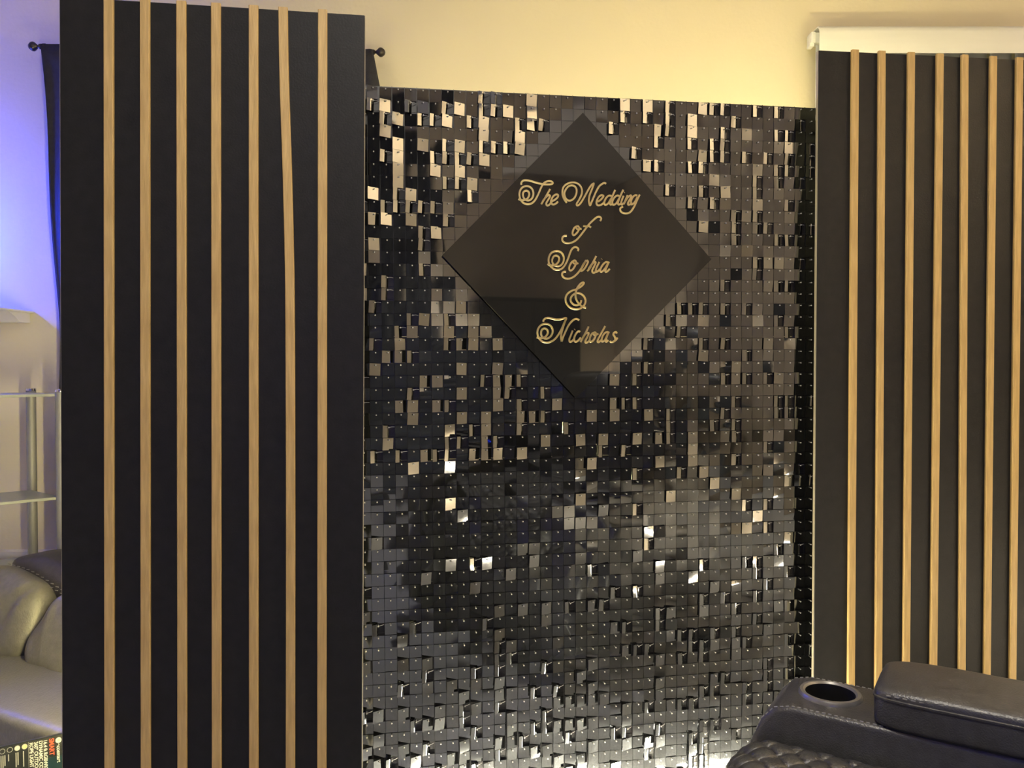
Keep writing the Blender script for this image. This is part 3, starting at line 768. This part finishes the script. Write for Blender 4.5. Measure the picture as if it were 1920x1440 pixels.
# ------------------------------------------------------------------ black leather recliner (bottom right)
re_ = empty('recliner', (0.408, 1.264, 0.0), (0, 0, math.atan2(-0.534, 0.846)))
tag(re_, 'black leather recliner with cup holder armrest and quilted seat at the lower right', 'recliner')
AZ, AW, AL = 0.597, 0.152, 0.86
arm_prof = [(-0.078, 0.06), (-0.080, 0.30), (-0.062, 0.43), (-0.036, 0.51), (-0.012, 0.568), (0.008, 0.590), (0.035, AZ), (AL, AZ), (AL, 0.06)]
def arm_mesh(y0, y1, hole):
    mb = MB().extrude(arm_prof, y0, y1, None, 0.009, 4)
    me = mb.mesh('arm')
    me.materials.append(M['leather'])
    if hole is None: return me
    o = bpy.data.objects.new('arm_source', me); COL.objects.link(o)
    cut = MB().lathe([(0.0395, AZ - 0.075), (0.0395, AZ + 0.05)], 40, Matrix.Translation(Vector((hole[0], hole[1], 0)))).build('cutter')
    bo = o.modifiers.new('cup', 'BOOLEAN'); bo.object = cut; bo.operation = 'DIFFERENCE'; bo.solver = 'EXACT'
    bpy.context.view_layer.update()
    out = bpy.data.meshes.new_from_object(o.evaluated_get(bpy.context.evaluated_depsgraph_get()))
    bpy.data.objects.remove(o); bpy.data.objects.remove(cut)
    out.polygons.foreach_set('use_smooth', [True] * len(out.polygons)); out.set_sharp_from_angle(angle=R(50))
    out.materials.clear(); out.materials.append(M['leather'])
    return out
CUP = (0.078, 0.084)
def build_arm(y0, near):
    arm = link('arm', arm_mesh(y0, y0 + AW, (CUP[0], y0 + CUP[1])), re_)
    # cup holder: flat rim, inner wall and floor
    c = Vector((CUP[0], y0 + CUP[1], AZ))
    rim = [(0.0385, -0.010), (0.0385, 0.0035), (0.0415, 0.0065), (0.0465, 0.0060), (0.0490, 0.0025), (0.0495, -0.001)]
    ch_ = MB().lathe(rim, 48, Matrix.Translation(c), True, False).build('cup_holder', M['cup'], re_)
    MB().lathe([(0.0385, 0.003), (0.0375, -0.030), (0.0355, -0.068), (0.0005, -0.070)], 48, Matrix.Translation(c), True, False).build('cup_well', M['cupin'], ch_)
    # padded armrest
    def pf(p):
        p = p.copy()
        if p.z > 0: p.z += 0.007 * (1 - (p.y / 0.08) ** 2) + 0.0015 * math.sin(p.x * 19)
        return p
    xc0, xc1 = 0.152, AL - 0.02
    pad = MB().pillow(((xc0 + xc1) / 2, y0 + AW / 2, AZ + 0.026), ((xc1 - xc0) / 2, AW / 2 + 0.005, 0.031), 0.24, 0.16, 96, 32, None, pf).build('armrest_pad', M['leather'], re_, 180)
    # welt round the pad and a stitched seam beside it
    def loop(off, z):
        hx, hy = (xc1 - xc0) / 2 - off, AW / 2 + 0.005 - off; pts = []
        for k in range(96):
            th = 2 * math.pi * k / 96
            pts.append(Vector(((xc0 + xc1) / 2 + hx * math.copysign(abs(math.cos(th)) ** 0.16, math.cos(th)), y0 + AW / 2 + hy * math.copysign(abs(math.sin(th)) ** 0.16, math.sin(th)), z)))
        return pts
    MB().tube(loop(0.0004, AZ + 0.0430), 0.0024, 6, True).build('welt', M['leather'], pad)
    st = MB(); L_ = []
    n = 62
    for side, yy in ((-1, y0 - 0.0030), (1, y0 + AW + 0.0030)):
        for k in range(n):
            x = xc0 + 0.02 + k * 0.0108
            if x > xc1 - 0.02: break
            st.tube([(x, yy, AZ + 0.0500), (x + 0.0062, yy, AZ + 0.0500)], 0.0011, 4)
    o = st.build('stitching', M['thread'], pad); o['kind'] = 'stuff'
    # stitched seam along the arm's top edge and down the front
    st = MB()
    for yy in (y0 + 0.0060, y0 + AW - 0.0060):
        path = [Vector((x, yy, z)) for x, z in arm_prof[:-1]]
        dense = []
        for a, b in zip(path[:-1], path[1:]):
            k = max(2, int((b - a).length / 0.009))
            dense += [(a.lerp(b, i / k), a.lerp(b, (i + 0.55) / k)) for i in range(k)]
        for a, b in dense:
            if a.z < 0.25: continue
            tang = (b - a).normalized(); nrm = Vector((-tang.z, 0, tang.x))
            off = nrm * -0.0026 if False else Vector((0, 0, 0))
            c_ = Vector((0.4, yy, 0.3)); 
            if (a - c_).dot(nrm) < 0: nrm = -nrm
            off = nrm * (-0.0004); sy = Vector((0, 0, 0))
            st.tube([a + off + sy, b + off + sy], 0.0012, 4)
    o = st.build('stitching', M['thread'], arm); o['kind'] = 'stuff'
    return arm
build_arm(0.0, True)
build_arm(-0.56 - AW, False)
# quilted seat cushion: a displaced grid wrapped over the front edge
def quilt(name, x0, x1, y0, y1, z_top, rad, drop):
    vs_ = []; fs = []; NX, NY = 150, 120
    flatlen = (x1 - x0) - rad; arc = rad * math.pi / 2; tot = flatlen + arc + drop
    for i in range(NX + 1):
        s_ = tot * i / NX
        if s_ < drop: px, pz, nx, nz = x0, z_top - rad - (drop - s_), -1, 0
        elif s_ < drop + arc:
            a = (s_ - drop) / rad; px = x0 + rad - rad * math.cos(a); pz = z_top - rad + rad * math.sin(a); nx, nz = -math.cos(a), math.sin(a)
        else: px, pz, nx, nz = x0 + rad + (s_ - drop - arc), z_top, 0, 1
        for j in range(NY + 1):
            t = j / NY; y = y0 + (y1 - y0) * t
            cell = 0.040
            a = (s_ / cell + y / cell * 0.8); b = (s_ / cell - y / cell * 0.8)
            da = abs(a - round(a)); db = abs(b - round(b))
            puff = 0.0075 * (min(1, da * 3.2) * min(1, db * 3.2)) ** 0.5
            edge = min(1, min(t, 1 - t) / 0.06); drop_e = 0.022 * (1 - edge) ** 2
            e = puff * edge - drop_e
            vs_.append((px + nx * e, y, pz + nz * e))
    for i in range(NX):
        for j in range(NY):
            a = i * (NY + 1) + j; fs.append((a, a + 1, a + NY + 2, a + NY + 1))
    mb = MB(); mb.add(vs_, fs, True); return mb
seat = quilt('seat', -0.035, 0.55, -0.552, -0.006, 0.535, 0.055, 0.12).build('quilted_seat', M['leather'], re_, 180)
seat.modifiers.new('thickness', 'SOLIDIFY').thickness = 0.012
MB().tube([(-0.040, -0.55, 0.475), (-0.041, -0.28, 0.478), (-0.040, -0.008, 0.475)], 0.003, 8).build('welt', M['leather'], seat)
MB().rbox((-0.02, -0.555, 0.05), (0.62, -0.005, 0.44), 0.02, 2).build('seat_base', M['leather'], re_)
MB().rbox((-0.030, -0.54, 0.10), (-0.012, -0.02, 0.40), 0.008, 2).build('footrest', M['leather'], re_)
BR = Matrix.Translation(Vector((0.62, -0.28, 0.40))) @ Matrix.Rotation(R(12), 4, 'Y')
MB().pillow((0.06, 0, 0.36), (0.10, 0.275, 0.36), 0.35, 0.4, 60, 30, BR).build('backrest', M['leather'], re_, 180)
MB().pillow((0.02, 0, 0.62), (0.075, 0.24, 0.11), 0.5, 0.45, 60, 24, BR).build('headrest', M['leather'], re_, 180)

# ------------------------------------------------------------------ the room behind the camera (seen mirrored in the sequins and the sign)
cl = empty('ceiling_lamp', (0.05, 0.35, ZC)); tag(cl, 'round flush ceiling lamp glowing warm white on the ceiling above the camera', 'lamp')
MB().lathe([(0.02, 0.0), (0.19, 0.0), (0.195, -0.02), (0.185, -0.03)], 40).build('ceiling_plate', M['white'], cl)
MB().lathe([(0.180, -0.03), (0.172, -0.055), (0.12, -0.085), (0.05, -0.097), (0.001, -0.098)], 40, None, True, False).build('diffuser', M['g_ceil'], cl)
cb = empty('tall_cabinet', (1.62, YB + 0.22, 0)); tag(cb, 'tall dark lacquered cabinet against the wall behind the camera', 'cabinet')
MB().rbox((-0.43, -0.20, 0.06), (0.43, 0.18, 1.70), 0.006, 2).build('body', M['dark'], cb)
MB().box((-0.41, -0.18, 0.0), (0.41, 0.15, 0.06)).build('plinth', M['dark'], cb)
for s_ in (-1, 1):
    d = MB().rbox((-0.2, 0, 0), (0.2, 0.018, 1.58), 0.003, 1).build('door', M['dark'], cb); d.location = (s_ * 0.21, 0.182, 0.09)
    MB().tube([(-s_ * 0.16, 0.04, 0.70), (-s_ * 0.16, 0.04, 0.90)], 0.006, 8).build('handle', M['chrome'], d)
bc = empty('curtain', (0.05, YB + 0.10, 0)); tag(bc, 'wide dark curtain covering the wall behind the camera', 'curtain')
mb = MB(); vs_ = []; fs = []
for j, z in enumerate((0.02, 1.2, 2.56)):
    for i in range(241):
        u = i / 240; vs_.append((-1.9 + 2.75 * u, 0.03 * math.sin(u * 150 + j), z))
for j in range(2):
    for i in range(240):
        a = j * 241 + i; fs.append((a, a + 1, a + 242, a + 241))
mb.add(vs_, fs, True); mb.build('cloth', M['darkcloth'], bc, 180)
MB().tube([(-1.95, 0, 2.57), (0.9, 0, 2.57)], 0.012, 10).build('track', M['rod'], bc)
sf = empty('dark_sofa', (0.95, -1.45, 0)); tag(sf, 'dark upholstered sofa in the half of the room behind the camera', 'sofa')
MB().pillow((0, 0, 0.32), (1.40, 0.42, 0.12), 0.25, 0.2, 60, 20).build('seat_cushion', M['darksofa'], sf, 180)
MB().rbox((-1.40, -0.40, 0.06), (1.40, 0.40, 0.26), 0.03, 2).build('base', M['darksofa'], sf)
MB().pillow((0, -0.40, 0.62), (1.40, 0.13, 0.36), 0.3, 0.2, 60, 20).build('backrest', M['darksofa'], sf, 180)
for s_ in (-1, 1):
    MB().pillow((s_ * 1.33, 0, 0.42), (0.12, 0.44, 0.24), 0.35, 0.25, 40, 20).build('arm', M['darksofa'], sf, 180)
lb = empty('light_bar', (-0.30, YB + 0.35, 1.18)); tag(lb, 'slim blue light bar standing before the dark curtain', 'lamp')
MB().rbox((-0.42, -0.01, -0.018), (0.42, 0.01, 0.018), 0.006, 2).build('housing', M['dark'], lb)
MB().rbox((-0.40, 0.0095, -0.012), (0.40, 0.013, 0.012), 0.001, 1).build('diffuser', M['g_bar'], lb)
MB().tube([(0, 0, -0.018), (0, 0, -1.15)], 0.008, 8).lathe([(0.12, -1.18), (0.12, -1.165), (0.01, -1.15)], 24).build('stand', M['dark'], lb)

cv = empty('cove_light', (XR, 1.25, 2.46)); tag(cv, 'white pelmet with a hidden warm strip washing the right wall', 'lamp')  # unseen light, added to brighten the wall that swung sequins mirror
MB().box((-0.42, -1.1, 0.0), (-0.405, 1.1, 0.28)).box((-0.405, -1.1, 0.265), (-0.002, 1.1, 0.28)).box((-0.405, -1.1, 0.0), (-0.002, -1.085, 0.28)).build('pelmet', M['white'], cv)  # added only to keep the strip itself out of the mirrored view
MB().rbox((-0.395, -1.05, 0.06), (-0.380, 1.05, 0.075), 0.003, 1).build('strip', M['g_cove'], cv)

rope('rope_light', [(0.55, -2.12, 0.72), (1.4, -2.12, 0.72), (2.25, -2.12, 0.72)], 0.012, M['g_cove2'], 'warm white rope light clipped behind the back of the dark sofa')  # added light, lifts the back wall mirrored in the sign and letters

rope('rope_light', [(XR - 0.16, 0.25, 0.015), (XR - 0.14, 1.1, 0.015), (XR - 0.17, 1.9, 0.015)], 0.012, M['g_base'], 'warm rope light lying along the foot of the right wall')  # added light, lifts the lower wall mirrored in the bottom sequin rows
